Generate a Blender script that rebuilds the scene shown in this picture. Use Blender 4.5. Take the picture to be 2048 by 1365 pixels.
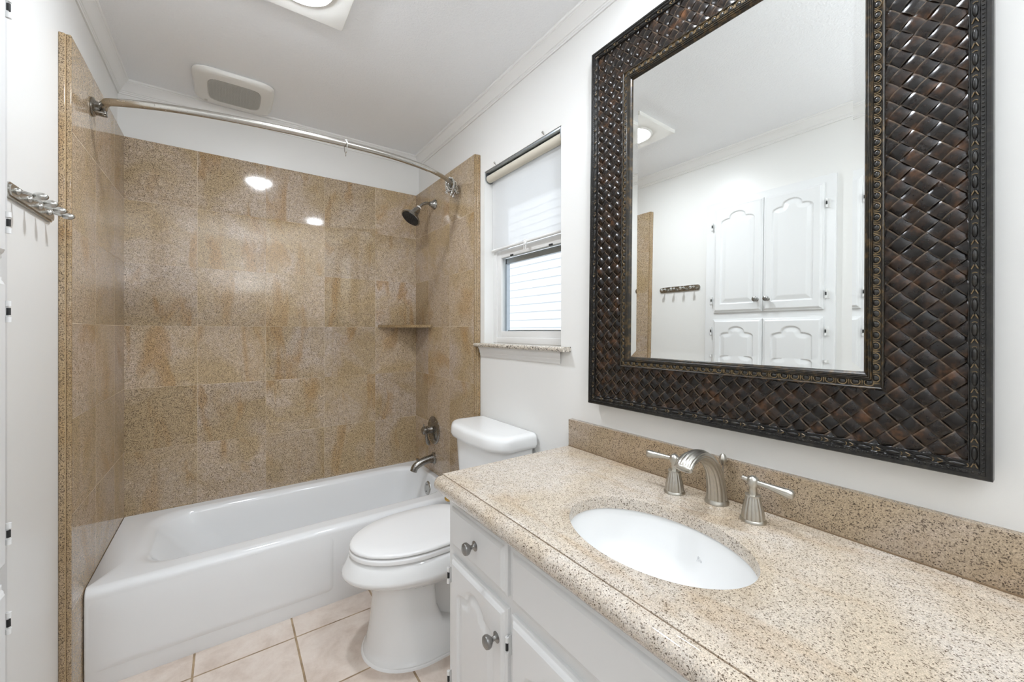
import bpy, bmesh, math, random
import numpy as np
from mathutils import Vector, Matrix
random.seed(7)
PI = math.pi
for o in list(bpy.data.objects): bpy.data.objects.remove(o)
SC = bpy.context.scene; COL = SC.collection
R = math.radians

# ------------------------------------------------------------------ camera, world, sun, exposure
F_PX, HORIZON, CAM_H, YAW = 804.0, 662.0, 1.26, 35.4
cam = bpy.data.cameras.new('camera'); camo = bpy.data.objects.new('camera', cam); COL.objects.link(camo)
camo.location = (0, 0, CAM_H); camo.rotation_euler = (R(90), 0, R(-YAW))
cam.sensor_width = 36; cam.lens = 36*F_PX/2048; cam.shift_y = -(682.5-HORIZON)/2048
cam.clip_start = .01; SC.camera = camo
W = bpy.data.worlds.new('world'); SC.world = W; W.use_nodes = True
bg = W.node_tree.nodes['Background']; bg.inputs[0].default_value = (.91, .955, 1, 1); bg.inputs[1].default_value = 1.9
sun = bpy.data.lights.new('sun', 'SUN'); sun.energy = 3.0; sun.angle = R(1); sun.color = (1, .97, .93)
suno = bpy.data.objects.new('sun', sun); COL.objects.link(suno)
suno.rotation_euler = Vector((.50, .22, -.84)).to_track_quat('-Z', 'Y').to_euler(); suno.location = (1, 1, 8)
vs = SC.view_settings; vs.view_transform = 'Standard'; vs.look = 'None'; vs.gamma = 1; vs.use_curve_mapping = False
vs.exposure = -0.18
SC.cycles.max_bounces = 12; SC.cycles.diffuse_bounces = 7; SC.cycles.glossy_bounces = 5
SC.cycles.sample_clamp_indirect = 6
LAMP_MAIN, LAMP_VANITY, FILL_UP = 6.3, 3.4, 33.0        # watts of the two ceiling lamps (bulb; the frosted lens adds 1.4 times that) and the added fill uplight

# ------------------------------------------------------------------ room numbers (metres)
XL, XR, YB, YF, ZC = -.432, 1.114, 2.708, -1.15, 2.48       # painted faces
TL, TR, TB, TZ, TY = -.404, 1.081, 2.68, 2.205, 1.862        # tile faces, tile top, tile front edge

# ------------------------------------------------------------------ materials
def srgb(r, g, b):
    f = lambda c: (c/255/12.92) if c/255 <= .04045 else ((c/255+.055)/1.055)**2.4
    return (f(r), f(g), f(b), 1)
class NT:
    def __init__(s, name):
        s.m = bpy.data.materials.new(name); s.m.use_nodes = True
        s.t = s.m.node_tree; s.n = s.t.nodes; s.b = s.n['Principled BSDF']; s.out = s.n['Material Output']
    def add(s, ty, **k):
        n = s.n.new(ty)
        for a, v in k.items(): setattr(n, a, v)
        return n
    def link(s, a, b): s.t.links.new(a, b)
    def setv(s, sock, v):
        if hasattr(v, 'bl_idname') or hasattr(v, 'is_linked'): s.link(v, sock)
        else: sock.default_value = v
    def math(s, op, a, b=0.0, c=None, clamp=False):
        n = s.add('ShaderNodeMath', operation=op, use_clamp=clamp)
        s.setv(n.inputs[0], a); s.setv(n.inputs[1], b)
        if c is not None: s.setv(n.inputs[2], c)
        return n.outputs[0]
    def mix(s, f, a, b, blend='MIX'):
        n = s.add('ShaderNodeMix', data_type='RGBA', blend_type=blend)
        s.setv(n.inputs[0], f); s.setv(n.inputs[6], a); s.setv(n.inputs[7], b)
        return n.outputs[2]
    def noise(s, vec, scale, detail=3, rough=.5, dist=0.):
        n = s.add('ShaderNodeTexNoise'); s.link(vec, n.inputs['Vector'])
        n.inputs['Scale'].default_value = scale; n.inputs['Detail'].default_value = detail
        n.inputs['Roughness'].default_value = rough; n.inputs['Distortion'].default_value = dist
        return n.outputs[0]
    def vor(s, vec, scale):
        n = s.add('ShaderNodeTexVoronoi'); s.link(vec, n.inputs['Vector']); n.inputs['Scale'].default_value = scale
        return n
    def ramp(s, fac, stops, interp='LINEAR'):
        n = s.add('ShaderNodeValToRGB'); n.color_ramp.interpolation = interp
        e = n.color_ramp.elements
        while len(e) < len(stops): e.new(.5)
        for x, (p, c) in zip(e, stops): x.position = p; x.color = c if len(c) == 4 else (*c, 1)
        s.link(fac, n.inputs[0]); return n.outputs[0]
    def bump(s, h, strength, dist=.001):
        n = s.add('ShaderNodeBump'); n.inputs['Strength'].default_value = strength; n.inputs['Distance'].default_value = dist
        s.link(h, n.inputs['Height']); s.link(n.outputs[0], s.b.inputs['Normal'])
    def pos(s): return s.add('ShaderNodeNewGeometry').outputs['Position']
    def obj(s): return s.add('ShaderNodeTexCoord').outputs['Object']
def simple(name, col, rough=.4, metal=0., spec=.5, coat=0.):
    t = NT(name); t.b.inputs['Base Color'].default_value = col; t.b.inputs['Roughness'].default_value = rough
    t.b.inputs['Metallic'].default_value = metal; t.b.inputs['Specular IOR Level'].default_value = spec
    t.b.inputs['Coat Weight'].default_value = coat; t.b.inputs['Coat Roughness'].default_value = .05
    return t
def paint(name, col, rough, bs, scale, spec=.5):
    t = simple(name, col, rough, spec=spec); p = t.pos()
    v = t.noise(p, 2.3, 2)
    c = t.mix(t.math('MULTIPLY', v, .10), col, (col[0]*.86, col[1]*.86, col[2]*.85, 1)); t.link(c, t.b.inputs['Base Color'])
    t.bump(t.noise(p, scale, 3, .55), bs, .002); return t.m
def plain(name, col, rough, spec=.5, metal=0, coat=0, var=.04, scale=9):
    t = simple(name, col, rough, metal, spec, coat); p = t.obj()
    c = t.mix(t.math('MULTIPLY', t.noise(p, scale, 3), var*2), col, (col[0]*.8, col[1]*.8, col[2]*.8, 1)); t.link(c, t.b.inputs['Base Color'])
    return t.m
def metalm(name, col, rough, stretch=(1, 1, 1)):
    t = simple(name, col, rough, 1.0); p = t.obj()
    n = t.noise(p, 140, 3); r = t.math('MULTIPLY_ADD', n, .14, rough-.07); t.link(r, t.b.inputs['Roughness'])
    c = t.mix(n, col, (col[0]*.82, col[1]*.82, col[2]*.82, 1)); t.link(c, t.b.inputs['Base Color'])
    return t.m

def granite(name, light, warm, rust, dark, rough=.07, scale=230, tile=None, rustamt=.62, grout=srgb(205, 186, 158), lightspeck=1.2, darkamt=.12, lowspeck=.76):
    """speckled polished granite; tile = (axis index, origin a, origin z, pitch)"""
    t = NT(name); p = t.pos(); sep = t.add('ShaderNodeSeparateXYZ'); t.link(p, sep.inputs[0])
    vec = p; tid = None
    if tile:
        ax, a0, z0, pitch = tile
        a = t.math('DIVIDE', t.math('SUBTRACT', sep.outputs[ax], a0), pitch)
        z = t.math('DIVIDE', t.math('SUBTRACT', sep.outputs[2], z0), pitch)
        comb = t.add('ShaderNodeCombineXYZ'); t.link(t.math('FLOOR', a), comb.inputs[0]); t.link(t.math('FLOOR', z), comb.inputs[1])
        comb.inputs[2].default_value = ax+1.5
        wn = t.add('ShaderNodeTexWhiteNoise', noise_dimensions='3D'); t.link(comb.outputs[0], wn.inputs[0])
        tid = wn.outputs[1]
        off = t.add('ShaderNodeVectorMath', operation='MULTIPLY_ADD'); t.link(tid, off.inputs[0])
        off.inputs[1].default_value = (7, 7, 7); t.link(p, off.inputs[2]); vec = off.outputs[0]
    # veins and clouds
    big = t.noise(vec, 3.0, 4, .55, .6)
    cloud = t.ramp(big, [(.43, (0, 0, 0)), (.60, (1, 1, 1))])
    vm = t.add('ShaderNodeMapping'); t.link(vec, vm.inputs[0]); vm.inputs['Rotation'].default_value = (.5, .7, .9); vm.inputs['Scale'].default_value = (5.5, 1.6, 1.6)
    streak = t.ramp(t.noise(vm.outputs[0], 1.6, 3, .5, .8), [(.55, (0, 0, 0)), (.66, (1, 1, 1))])
    base = t.mix(cloud, light, warm)
    base = t.mix(t.ramp(t.noise(vec, 55, 3, .6), [(.36, (0, 0, 0)), (.68, (.55,)*3)]), base, tuple(c*.74+w*.12 for c, w in zip(warm[:3], light[:3]))+(1,))
    base = t.mix(t.math('MULTIPLY', streak, rustamt), base, rust)
    if tid is not None:
        s2 = t.add('ShaderNodeSeparateXYZ'); t.link(tid, s2.inputs[0])
        base = t.mix(t.math('MULTIPLY', s2.outputs[0], .45), base, warm)
        k = t.math('MULTIPLY_ADD', s2.outputs[1], .16, .92)
        cc = t.add('ShaderNodeCombineColor'); [t.link(k, cc.inputs[i]) for i in range(3)]
        base = t.mix(1.0, base, cc.outputs[0], 'MULTIPLY')
    # crystals
    wob = t.add('ShaderNodeVectorMath', operation='MULTIPLY_ADD')
    nn = t.add('ShaderNodeTexNoise'); t.link(vec, nn.inputs['Vector']); nn.inputs['Scale'].default_value = scale*1.2; nn.inputs['Detail'].default_value = 1
    t.link(nn.outputs[1], wob.inputs[0]); wob.inputs[1].default_value = (1.4/scale,)*3; t.link(vec, wob.inputs[2])
    v1 = t.vor(wob.outputs[0], scale); sc = t.add('ShaderNodeSeparateColor'); t.link(v1.outputs['Color'], sc.inputs[0])
    lum = t.ramp(sc.outputs[0], [(0, (lowspeck,)*3), (.30, (.5+lowspeck/2-.02,)*3), (.62, (1.03,)*3), (.85, (lightspeck,)*3)], 'CONSTANT')
    base = t.mix(1.0, base, lum, 'MULTIPLY')
    v2 = t.vor(wob.outputs[0], scale*.82); sc2 = t.add('ShaderNodeSeparateColor'); t.link(v2.outputs['Color'], sc2.inputs[0])
    clump = t.math('MULTIPLY_ADD', t.noise(vec, scale*.12, 2), .14, darkamt-.07)
    v3 = t.vor(wob.outputs[0], scale*1.7); sc3 = t.add('ShaderNodeSeparateColor'); t.link(v3.outputs['Color'], sc3.inputs[0])
    isd = t.math('MAXIMUM', t.math('LESS_THAN', sc2.outputs[1], t.math('MULTIPLY', clump, .88)), t.math('MULTIPLY', t.math('LESS_THAN', sc3.outputs[1], t.math('MULTIPLY', clump, .6)), .7))
    base = t.mix(t.math('MULTIPLY', isd, t.math('MULTIPLY_ADD', sc2.outputs[2], .38, .6)), base, dark)
    if tile:
        def line(q, w):
            fr = t.math('SUBTRACT', q, t.math('FLOOR', t.math('ADD', q, .5))); return t.math('LESS_THAN', t.math('ABSOLUTE', fr), w/pitch)
        g = t.math('MAXIMUM', line(a, .0011), line(z, .0010))
        gg = t.math('MULTIPLY', g, t.ramp(t.noise(p, 2.2, 2), [(.42, (.04,)*3), (.66, (.8,)*3)]))
        base = t.mix(gg, base, grout)
        t.bump(t.math('SUBTRACT', 1, g), .25, .0006)
        t.link(t.math('MULTIPLY_ADD', g, .5, rough), t.b.inputs['Roughness'])
    else: t.b.inputs['Roughness'].default_value = rough
    t.link(base, t.b.inputs['Base Color']); t.b.inputs['Specular IOR Level'].default_value = .5
    return t.m

GL, GW, GR, GD = srgb(206, 188, 172), srgb(190, 166, 130), srgb(176, 135, 82), srgb(74, 58, 42)
M = {}
M['wall'] = paint('wall paint', (.80, .795, .775, 1), .33, .05, 260)
M['ceiling'] = paint('ceiling texture paint', (.90, .91, .925, 1), .6, 1.0, 120, .3)
M['trim'] = paint('trim gloss paint', (.82, .815, .80, 1), .3, .03, 200)
M['cab'] = plain('cabinet white paint', (.78, .785, .785, 1), .28, var=.02)
M['tile_b'] = granite('granite tile long wall', GL, GW, GR, GD, tile=(0, -.124, .36, .308), scale=520, darkamt=.21, lowspeck=.68, lightspeck=1.26)
M['tile_s'] = granite('granite tile end walls', GL, GW, GR, GD, tile=(1, 2.47, .36, .308), scale=520, darkamt=.21, lowspeck=.68, lightspeck=1.26)
M['gran_edge'] = granite('granite trim edge', srgb(182, 160, 132), srgb(174, 147, 108), srgb(160, 122, 78), srgb(58, 44, 30), scale=640, darkamt=.24)
M['counter'] = granite('granite worktop', srgb(217, 207, 195), srgb(210, 194, 172), srgb(186, 152, 108), srgb(74, 56, 38), rough=.05, scale=620, rustamt=.3, lightspeck=1.10, darkamt=.135, lowspeck=.80)
M['splash'] = granite('granite splashback', srgb(190, 173, 155), srgb(182, 162, 135), srgb(172, 138, 98), srgb(66, 54, 44), rough=.08, scale=600, rustamt=.2, darkamt=.19, lightspeck=1.12, lowspeck=.78)
M['sill'] = granite('granite window sill stone', srgb(214, 208, 198), srgb(205, 194, 178), srgb(190, 165, 130), srgb(60, 54, 50), scale=230, rustamt=.1, darkamt=.16)
M['edgegrout'] = plain('tan edge grout', srgb(176, 152, 118), .7)
M['porcelain'] = plain('white porcelain', (.83, .835, .83, 1), .05, var=.01)
M['seat'] = plain('white seat plastic', (.86, .86, .855, 1), .14, var=.01)
M['tub'] = plain('white tub enamel', (.82, .83, .835, 1), .10, var=.01)
M['nickel'] = metalm('brushed nickel', (.60, .575, .52, 1), .33)
M['dnickel'] = metalm('dark brushed nickel', (.34, .325, .30, 1), .26)
M['knob'] = metalm('pewter knob', (.36, .355, .345, 1), .3)
M['steel'] = metalm('satin steel rod', (.56, .54, .50, 1), .25)
M['hook'] = metalm('satin hook metal', (.52, .51, .48, 1), .25)
M['chrome'] = metalm('ring chrome', (.72, .72, .70, 1), .15)
M['brass'] = metalm('brass', (.62, .42, .13, 1), .25)
M['vinyl'] = plain('window vinyl', (.74, .735, .72, 1), .35, var=.02)
M['alu'] = metalm('shade aluminium', (.50, .54, .58, 1), .35)
M['beige'] = plain('beige roller cloth', (.60, .56, .47, 1), .8, var=.05)
M['plastic'] = plain('fan white plastic', (.80, .79, .755, 1), .4, var=.02)
M['dark'] = plain('dark gap', (.02, .02, .02, 1), .7)
M['grille'] = plain('grille grey', (.55, .54, .50, 1), .5)
M['hinge'] = plain('painted hinge white', (.80, .80, .79, 1), .35)
M['black'] = plain('black molding', (.018, .016, .013, 1), .28, var=.3, scale=40)
M['grey'] = plain('logo grey print', (.5, .51, .53, 1), .4)
M['washer'] = plain('white plastic washer', (.8, .8, .78, 1), .4)
M['siding'] = plain('white lap siding', (.80, .82, .85, 1), .6, var=.03, scale=2)
M['soffit'] = plain('white soffit board', (.78, .80, .83, 1), .6, var=.03)
M['soil'] = plain('outdoor ground', (.30, .29, .26, 1), .9, var=.3)
# molding with worn gold
def gilt(name, base, wear, amt):
    t = simple(name, base, .3); p = t.obj()
    f = t.ramp(t.noise(p, 60, 4, .65), [(.5, (0, 0, 0)), (.7, (amt,)*3)])
    t.link(t.mix(f, base, wear), t.b.inputs['Base Color']); t.b.inputs['Metallic'].default_value = .15; return t.m
M['fluted'] = gilt('black brown fluting', (.020, .016, .011, 1), (.20, .12, .045, 1), .55)
M['gilt'] = gilt('worn gold edging', (.20, .14, .07, 1), (.025, .02, .014, 1), .9)
M['carved'] = gilt('carved black molding', (.013, .012, .011, 1), (.07, .06, .045, 1), .4)
def weave():
    t = simple('woven leather', (.03, .02, .015, 1), .28); p = t.obj()
    at = t.add('ShaderNodeAttribute', attribute_name='wear'); s = t.add('ShaderNodeSeparateColor'); t.link(at.outputs['Color'], s.inputs[0])
    n = t.ramp(t.noise(p, 26, 4, .6), [(.44, (.009, .007, .006)), (.58, (.026, .014, .008)), (.74, (.11, .048, .020))])
    n2 = t.mix(t.math('MULTIPLY', s.outputs[1], .55), n, (.011, .009, .008, 1))
    e = t.math('MULTIPLY', s.outputs[0], t.math('MULTIPLY_ADD', t.noise(p, 90, 2), 1.1, -.12))
    t.link(t.mix(e, n2, (.22, .155, .10, 1)), t.b.inputs['Base Color'])
    t.link(t.math('MULTIPLY_ADD', t.noise(p, 50, 3), .22, .10), t.b.inputs['Roughness'])
    t.b.inputs['Specular IOR Level'].default_value = .36
    t.bump(t.noise(p, 320, 3, .6), .12, .001)
    return t.m
M['weave'] = weave()
def floor_mat():
    t = NT('ceramic floor tile'); p = t.pos(); sep = t.add('ShaderNodeSeparateXYZ'); t.link(p, sep.inputs[0])
    a = t.math('DIVIDE', t.math('SUBTRACT', sep.outputs[0], .232), .333); b = t.math('DIVIDE', t.math('SUBTRACT', sep.outputs[1], 1.861), .3285)
    comb = t.add('ShaderNodeCombineXYZ'); t.link(t.math('FLOOR', a), comb.inputs[0]); t.link(t.math('FLOOR', b), comb.inputs[1])
    wn = t.add('ShaderNodeTexWhiteNoise', noise_dimensions='3D'); t.link(comb.outputs[0], wn.inputs[0])
    off = t.add('ShaderNodeVectorMath', operation='MULTIPLY_ADD'); t.link(wn.outputs[1], off.inputs[0]); off.inputs[1].default_value = (9, 9, 9); t.link(p, off.inputs[2])
    c = t.ramp(t.noise(off.outputs[0], 9, 6, .68, .4), [(.30, srgb(206, 189, 175)), (.5, srgb(223, 209, 197)), (.72, srgb(235, 225, 215))])
    fine = t.noise(off.outputs[0], 120, 3, .6); c = t.mix(t.math('MULTIPLY', fine, .22), c, srgb(176, 158, 146))
    wob = t.math('MULTIPLY', t.math('SUBTRACT', t.noise(p, 30, 2), .5), .006)
    def line(q, w):
        q = t.math('ADD', q, wob); fr = t.math('SUBTRACT', q, t.math('FLOOR', t.math('ADD', q, .5))); return t.math('LESS_THAN', t.math('ABSOLUTE', fr), w)
    g = t.math('MAXIMUM', line(a, .0115), line(b, .0095))
    gc = t.ramp(t.noise(p, 14, 3), [(.35, srgb(128, 106, 80)), (.65, srgb(176, 152, 122))])
    t.link(t.mix(g, c, gc), t.b.inputs['Base Color'])
    t.link(t.math('MULTIPLY_ADD', g, .45, .30), t.b.inputs['Roughness'])
    h = t.math('SUBTRACT', t.math('MULTIPLY', t.noise(off.outputs[0], 60, 3), .25), g); t.bump(h, .35, .002)
    return t.m
M['floor'] = floor_mat()
def mirror_mat():
    t = NT('silvered mirror'); g = t.add('ShaderNodeBsdfGlossy'); p = t.obj()
    n = t.noise(p, 3, 3); t.link(t.mix(n, (.90, .915, .90, 1), (.875, .89, .875, 1)), g.inputs[0]); g.inputs['Roughness'].default_value = 0
    t.link(g.outputs[0], t.out.inputs[0]); return t.m
M['mirror'] = mirror_mat()
def glass_mat():
    t = NT('window glass'); tr = t.add('ShaderNodeBsdfTransparent'); gl = t.add('ShaderNodeBsdfGlossy'); gl.inputs['Roughness'].default_value = .01
    tr.inputs[0].default_value = (.95, .97, .98, 1)
    mx = t.add('ShaderNodeMixShader'); mx.inputs[0].default_value = .035
    t.link(tr.outputs[0], mx.inputs[1]); t.link(gl.outputs[0], mx.inputs[2]); t.link(mx.outputs[0], t.out.inputs[0]); return t.m
M['glass'] = glass_mat()
def fabric_mat():
    t = NT('sheer shade cloth'); d = t.add('ShaderNodeBsdfDiffuse'); tl = t.add('ShaderNodeBsdfTranslucent'); tr = t.add('ShaderNodeBsdfTransparent')
    w = t.noise(t.obj(), 500, 1); c = t.mix(w, (.92, .92, .92, 1), (.87, .87, .87, 1)); t.link(c, d.inputs[0]); t.link(c, tl.inputs[0])
    m1 = t.add('ShaderNodeMixShader'); m1.inputs[0].default_value = .5; t.link(d.outputs[0], m1.inputs[1]); t.link(tl.outputs[0], m1.inputs[2])
    m2 = t.add('ShaderNodeMixShader'); m2.inputs[0].default_value = .42; t.link(m1.outputs[0], m2.inputs[1]); t.link(tr.outputs[0], m2.inputs[2])
    t.link(m2.outputs[0], t.out.inputs[0]); return t.m
M['fabric'] = fabric_mat()
def emit(name, col, s):
    t = NT(name); e = t.add('ShaderNodeEmission'); e.inputs[0].default_value = col; e.inputs[1].default_value = s; t.link(e.outputs[0], t.out.inputs[0]); return t.m
LIGHT = (.945, 1.0, 1.07, 1)

# ------------------------------------------------------------------ mesh helpers
class MB:
    def __init__(s): s.v = []; s.f = []; s.mi = []; s.cur = 0
    def V(s, p): s.v.append(tuple(p)); return len(s.v)-1
    def Fc(s, *idx): s.f.append(tuple(idx)); s.mi.append(s.cur)
    def box(s, x0, x1, y0, y1, z0, z1, b=0.0):
        if b <= 0:
            i = [s.V((x, y, z)) for z in (z0, z1) for y in (y0, y1) for x in (x0, x1)]
            for q in ((0, 2, 3, 1), (4, 5, 7, 6), (0, 1, 5, 4), (2, 6, 7, 3), (0, 4, 6, 2), (1, 3, 7, 5)): s.Fc(*[i[k] for k in q])
        else:
            bm = bmesh.new(); bmesh.ops.create_cube(bm, size=1)
            for v in bm.verts: v.co = ((x0+x1)/2+v.co.x*(x1-x0), (y0+y1)/2+v.co.y*(y1-y0), (z0+z1)/2+v.co.z*(z1-z0))
            bmesh.ops.bevel(bm, geom=bm.edges[:], offset=b, segments=3, profile=.5, affect='EDGES'); s.bm(bm)
        return s
    def bm(s, bm, mat=None):
        off = len(s.v); bm.verts.ensure_lookup_table()
        for v in bm.verts: s.v.append(tuple(mat @ v.co if mat else v.co))
        for f in bm.faces: s.f.append(tuple(off+v.index for v in f.verts)); s.mi.append(s.cur)
        bm.free()
    def rings(s, rings, cap0=True, cap1=True, closed=True):
        """loft between rings of equal count"""
        ids = [[s.V(p) for p in r] for r in rings]; n = len(ids[0])
        for a, b in zip(ids[:-1], ids[1:]):
            for k in range(n if closed else n-1):
                l = (k+1) % n; s.Fc(a[k], a[l], b[l], b[k])
        if cap0: s.Fc(*reversed(ids[0]))
        if cap1: s.Fc(*ids[-1])
        return ids
    def tube(s, pts, rad, n=14, flute=0, fl=0.0, cap=True, squash=1.0, up=None):
        pts = [Vector(p) for p in pts]; m = len(pts)
        rad = rad if isinstance(rad, (list, tuple)) else [rad]*m
        squash = squash if isinstance(squash, (list, tuple)) else [squash]*m
        tg = []
        for i in range(m):
            d = pts[min(i+1, m-1)]-pts[max(i-1, 0)]; tg.append(d.normalized())
        u = Vector(up) if up else (Vector((0, 0, 1)) if abs(tg[0].z) < .9 else Vector((1, 0, 0)))
        rr = []
        for i in range(m):
            u = (u-tg[i]*u.dot(tg[i])).normalized(); w = tg[i].cross(u); ring = []
            for k in range(n):
                a = 2*PI*k/n; r = rad[i]*(1+fl*abs(math.cos(a*flute/2)) - fl if flute else 1)
                ring.append(pts[i]+u*(r*math.cos(a))+w*(r*math.sin(a)*squash[i]))
            rr.append(ring)
        s.rings(rr, cap, cap); return s
    def lathe(s, prof, c=(0, 0, 0), axis=(0, 0, 1), n=32, flute=0, fl=0.0, sx=1.0):
        """prof: (r, h) along axis"""
        q = Vector((0, 0, 1)).rotation_difference(Vector(axis).normalized()); c = Vector(c); rr = []
        for j, (r, h) in enumerate(prof):
            ring = []
            for k in range(n):
                a = 2*PI*k/n; f = (1-fl+fl*abs(math.cos(a*flute/2))) if flute and 0 < j < len(prof)-1 else 1
                ring.append(c+q @ Vector((max(r, 1e-5)*f*math.cos(a)*sx, max(r, 1e-5)*f*math.sin(a), h)))
            rr.append(ring)
        s.rings(rr); return s
    def prism(s, poly, fn, h0, h1):
        """poly of 2-D points, fn(u, v, h) -> 3-D"""
        s.rings([[fn(u, v, h0) for u, v in poly], [fn(u, v, h1) for u, v in poly]]); return s
    def ball(s, c, r, n=12, sc=(1, 1, 1)):
        bm = bmesh.new(); bmesh.ops.create_uvsphere(bm, u_segments=n, v_segments=max(6, n*2//3), radius=r)
        for v in bm.verts: v.co = Vector((c[0]+v.co.x*sc[0], c[1]+v.co.y*sc[1], c[2]+v.co.z*sc[2]))
        s.bm(bm); return s
    def torus(s, c, R_, r, axis=(1, 0, 0), n=24, k=8, sq=(1, 1)):
        q = Vector((0, 0, 1)).rotation_difference(Vector(axis).normalized()); c = Vector(c); ids = []
        for i in range(n):
            a = 2*PI*i/n; ids.append([s.V(c+q @ Vector(((R_*sq[0]+r*math.cos(b))*math.cos(a), (R_*sq[1]+r*math.cos(b))*math.sin(a), r*math.sin(b)))) for b in [2*PI*j/k for j in range(k)]])
        for i in range(n):
            for j in range(k): s.Fc(ids[i][j], ids[(i+1) % n][j], ids[(i+1) % n][(j+1) % k], ids[i][(j+1) % k])
        return s
ORG = {}
def build(name, mb, mats, parent=None, label=None, cat=None, group=None, kind=None, smooth=38, origin=None, local=False):
    """link mb as one mesh; world coordinates unless local (then in the parent's frame)"""
    if not isinstance(mats, (list, tuple)): mats = [mats]
    co = np.array(mb.v, dtype=float)
    if parent is None:
        if origin is None: lo, hi = co.min(0), co.max(0); origin = ((lo[0]+hi[0])/2, (lo[1]+hi[1])/2, lo[2])
        o3 = np.array(origin)
    else: o3 = np.array((0, 0, 0)) if local else ORG[parent]
    me = bpy.data.meshes.new(name); me.from_pydata((co-o3).tolist(), [], mb.f); me.validate()
    bm = bmesh.new(); bm.from_mesh(me); bmesh.ops.recalc_face_normals(bm, faces=bm.faces); bm.to_mesh(me); bm.free()
    for m in mats: me.materials.append(m)
    if len(mats) > 1 and len(me.polygons) == len(mb.mi): me.polygons.foreach_set('material_index', mb.mi)
    if smooth:
        me.polygons.foreach_set('use_smooth', [True]*len(me.polygons)); me.set_sharp_from_angle(angle=R(smooth))
    o = bpy.data.objects.new(name, me); COL.objects.link(o)
    if parent is None: o.location = o3; ORG[o] = o3
    else: o.parent = parent; ORG[o] = ORG[parent]
    tag(o, label, cat, group, kind); return o
def tag(o, label=None, cat=None, group=None, kind=None):
    for k, v in (('label', label), ('category', cat), ('group', group), ('kind', kind)):
        if v: o[k] = v
    return o
def thing(name, loc, label, cat, group=None, rot=(0, 0, 0)):
    o = bpy.data.objects.new(name, None); COL.objects.link(o); o.location = loc; o.rotation_euler = rot
    o.empty_display_size = .05; ORG[o] = np.array(loc, dtype=float); return tag(o, label, cat, group)
def struct(name, mb, m, label=None, **k): return build(name, mb, m, label=label, kind='structure', **k)
def copy_tree(o, parent=None):
    c = o.copy(); COL.objects.link(c); c.parent = parent; ORG[c] = ORG[o]
    for ch in [x for x in SC.objects if x.parent == o]: copy_tree(ch, c)
    return c
def arc(c, r, a0, a1, n, fn): return [fn(c[0]+r*math.cos(a0+(a1-a0)*i/n), c[1]+r*math.sin(a0+(a1-a0)*i/n)) for i in range(n+1)]
def bez(p, n=20):
    """Catmull-Rom through points"""
    p = [Vector(q) for q in p]; p = [p[0]*2-p[1]]+p+[p[-1]*2-p[-2]]; out = []
    for i in range(1, len(p)-2):
        for j in range(n):
            t = j/n; a, b, c, d = p[i-1:i+3]
            out.append(.5*((2*b)+(c-a)*t+(2*a-5*b+4*c-d)*t*t+(3*b-a-3*c+d)*t**3))
    out.append(p[-2]); return out
def interp(vals, n): # values at control points -> resampled along bez()
    out = []
    for a, b in zip(vals[:-1], vals[1:]):
        for j in range(n): out.append(a+(b-a)*j/n)
    return out+[vals[-1]]
def rrect(w, h, r, n=6, cx=0, cy=0):
    out = []
    for sx, sy, a in ((1, 1, 0), (-1, 1, PI/2), (-1, -1, PI), (1, -1, 1.5*PI)):
        for i in range(n+1):
            t = a+PI/2*i/n; out.append((cx+sx*(w/2-r)+r*math.cos(t), cy+sy*(h/2-r)+r*math.sin(t)))
    return out

# ------------------------------------------------------------------ room shell
T_ = .12
struct('floor', MB().box(XL-T_, XR+T_, YF-T_, YB+T_, -.1, 0), M['floor'], smooth=0)
struct('ceiling', MB().box(XL-T_, XR+T_, YF-T_, YB+T_, ZC, ZC+.1), M['ceiling'], smooth=0)
struct('wall_left', MB().box(XL-T_, XL, YF, YB, 0, ZC), M['wall'], smooth=0)
struct('wall_back', MB().box(XL-T_, XR+T_, YB, YB+T_, 0, ZC), M['wall'], smooth=0)
struct('wall_front', MB().box(XL-T_, XR+T_, YF-T_, YF, 0, ZC), M['wall'], smooth=0)
WY0, WY1, WZ0, WZ1 = 1.222, 1.819, 1.196, 2.10          # window opening
mb = MB()
mb.box(XR, XR+T_, YF, WY0, 0, ZC); mb.box(XR, XR+T_, WY1, YB, 0, ZC)
mb.box(XR, XR+T_, WY0, WY1, 0, WZ0-.022); mb.box(XR, XR+T_, WY0, WY1, WZ1, ZC)
struct('wall_right', mb, M['wall'], smooth=0)
# crown moulding: profile (distance from wall, distance below ceiling)
CR = [(0, .062), (.006, .062), (.007, .056), (.010, .054), (.010, .049), (.014, .047), (.018, .040), (.027, .026), (.036, .017), (.040, .014), (.040, .010), (.045, .008), (.047, .004), (.047, 0), (0, 0)]
def crown(name, fn):
    mb = MB(); mb.rings([[fn(0, d, h) for d, h in CR], [fn(1, d, h) for d, h in CR]]); struct(name, mb, M['trim'], smooth=25)
crown('trim_1', lambda e, d, h: (XL+d, (YF+d, YB-d)[e], ZC-h))
crown('trim_2', lambda e, d, h: ((XL+d, XR-d)[e], YB-d, ZC-h))
crown('trim_3', lambda e, d, h: (XR-d, (YF+d, YB-d)[e], ZC-h))
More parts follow.
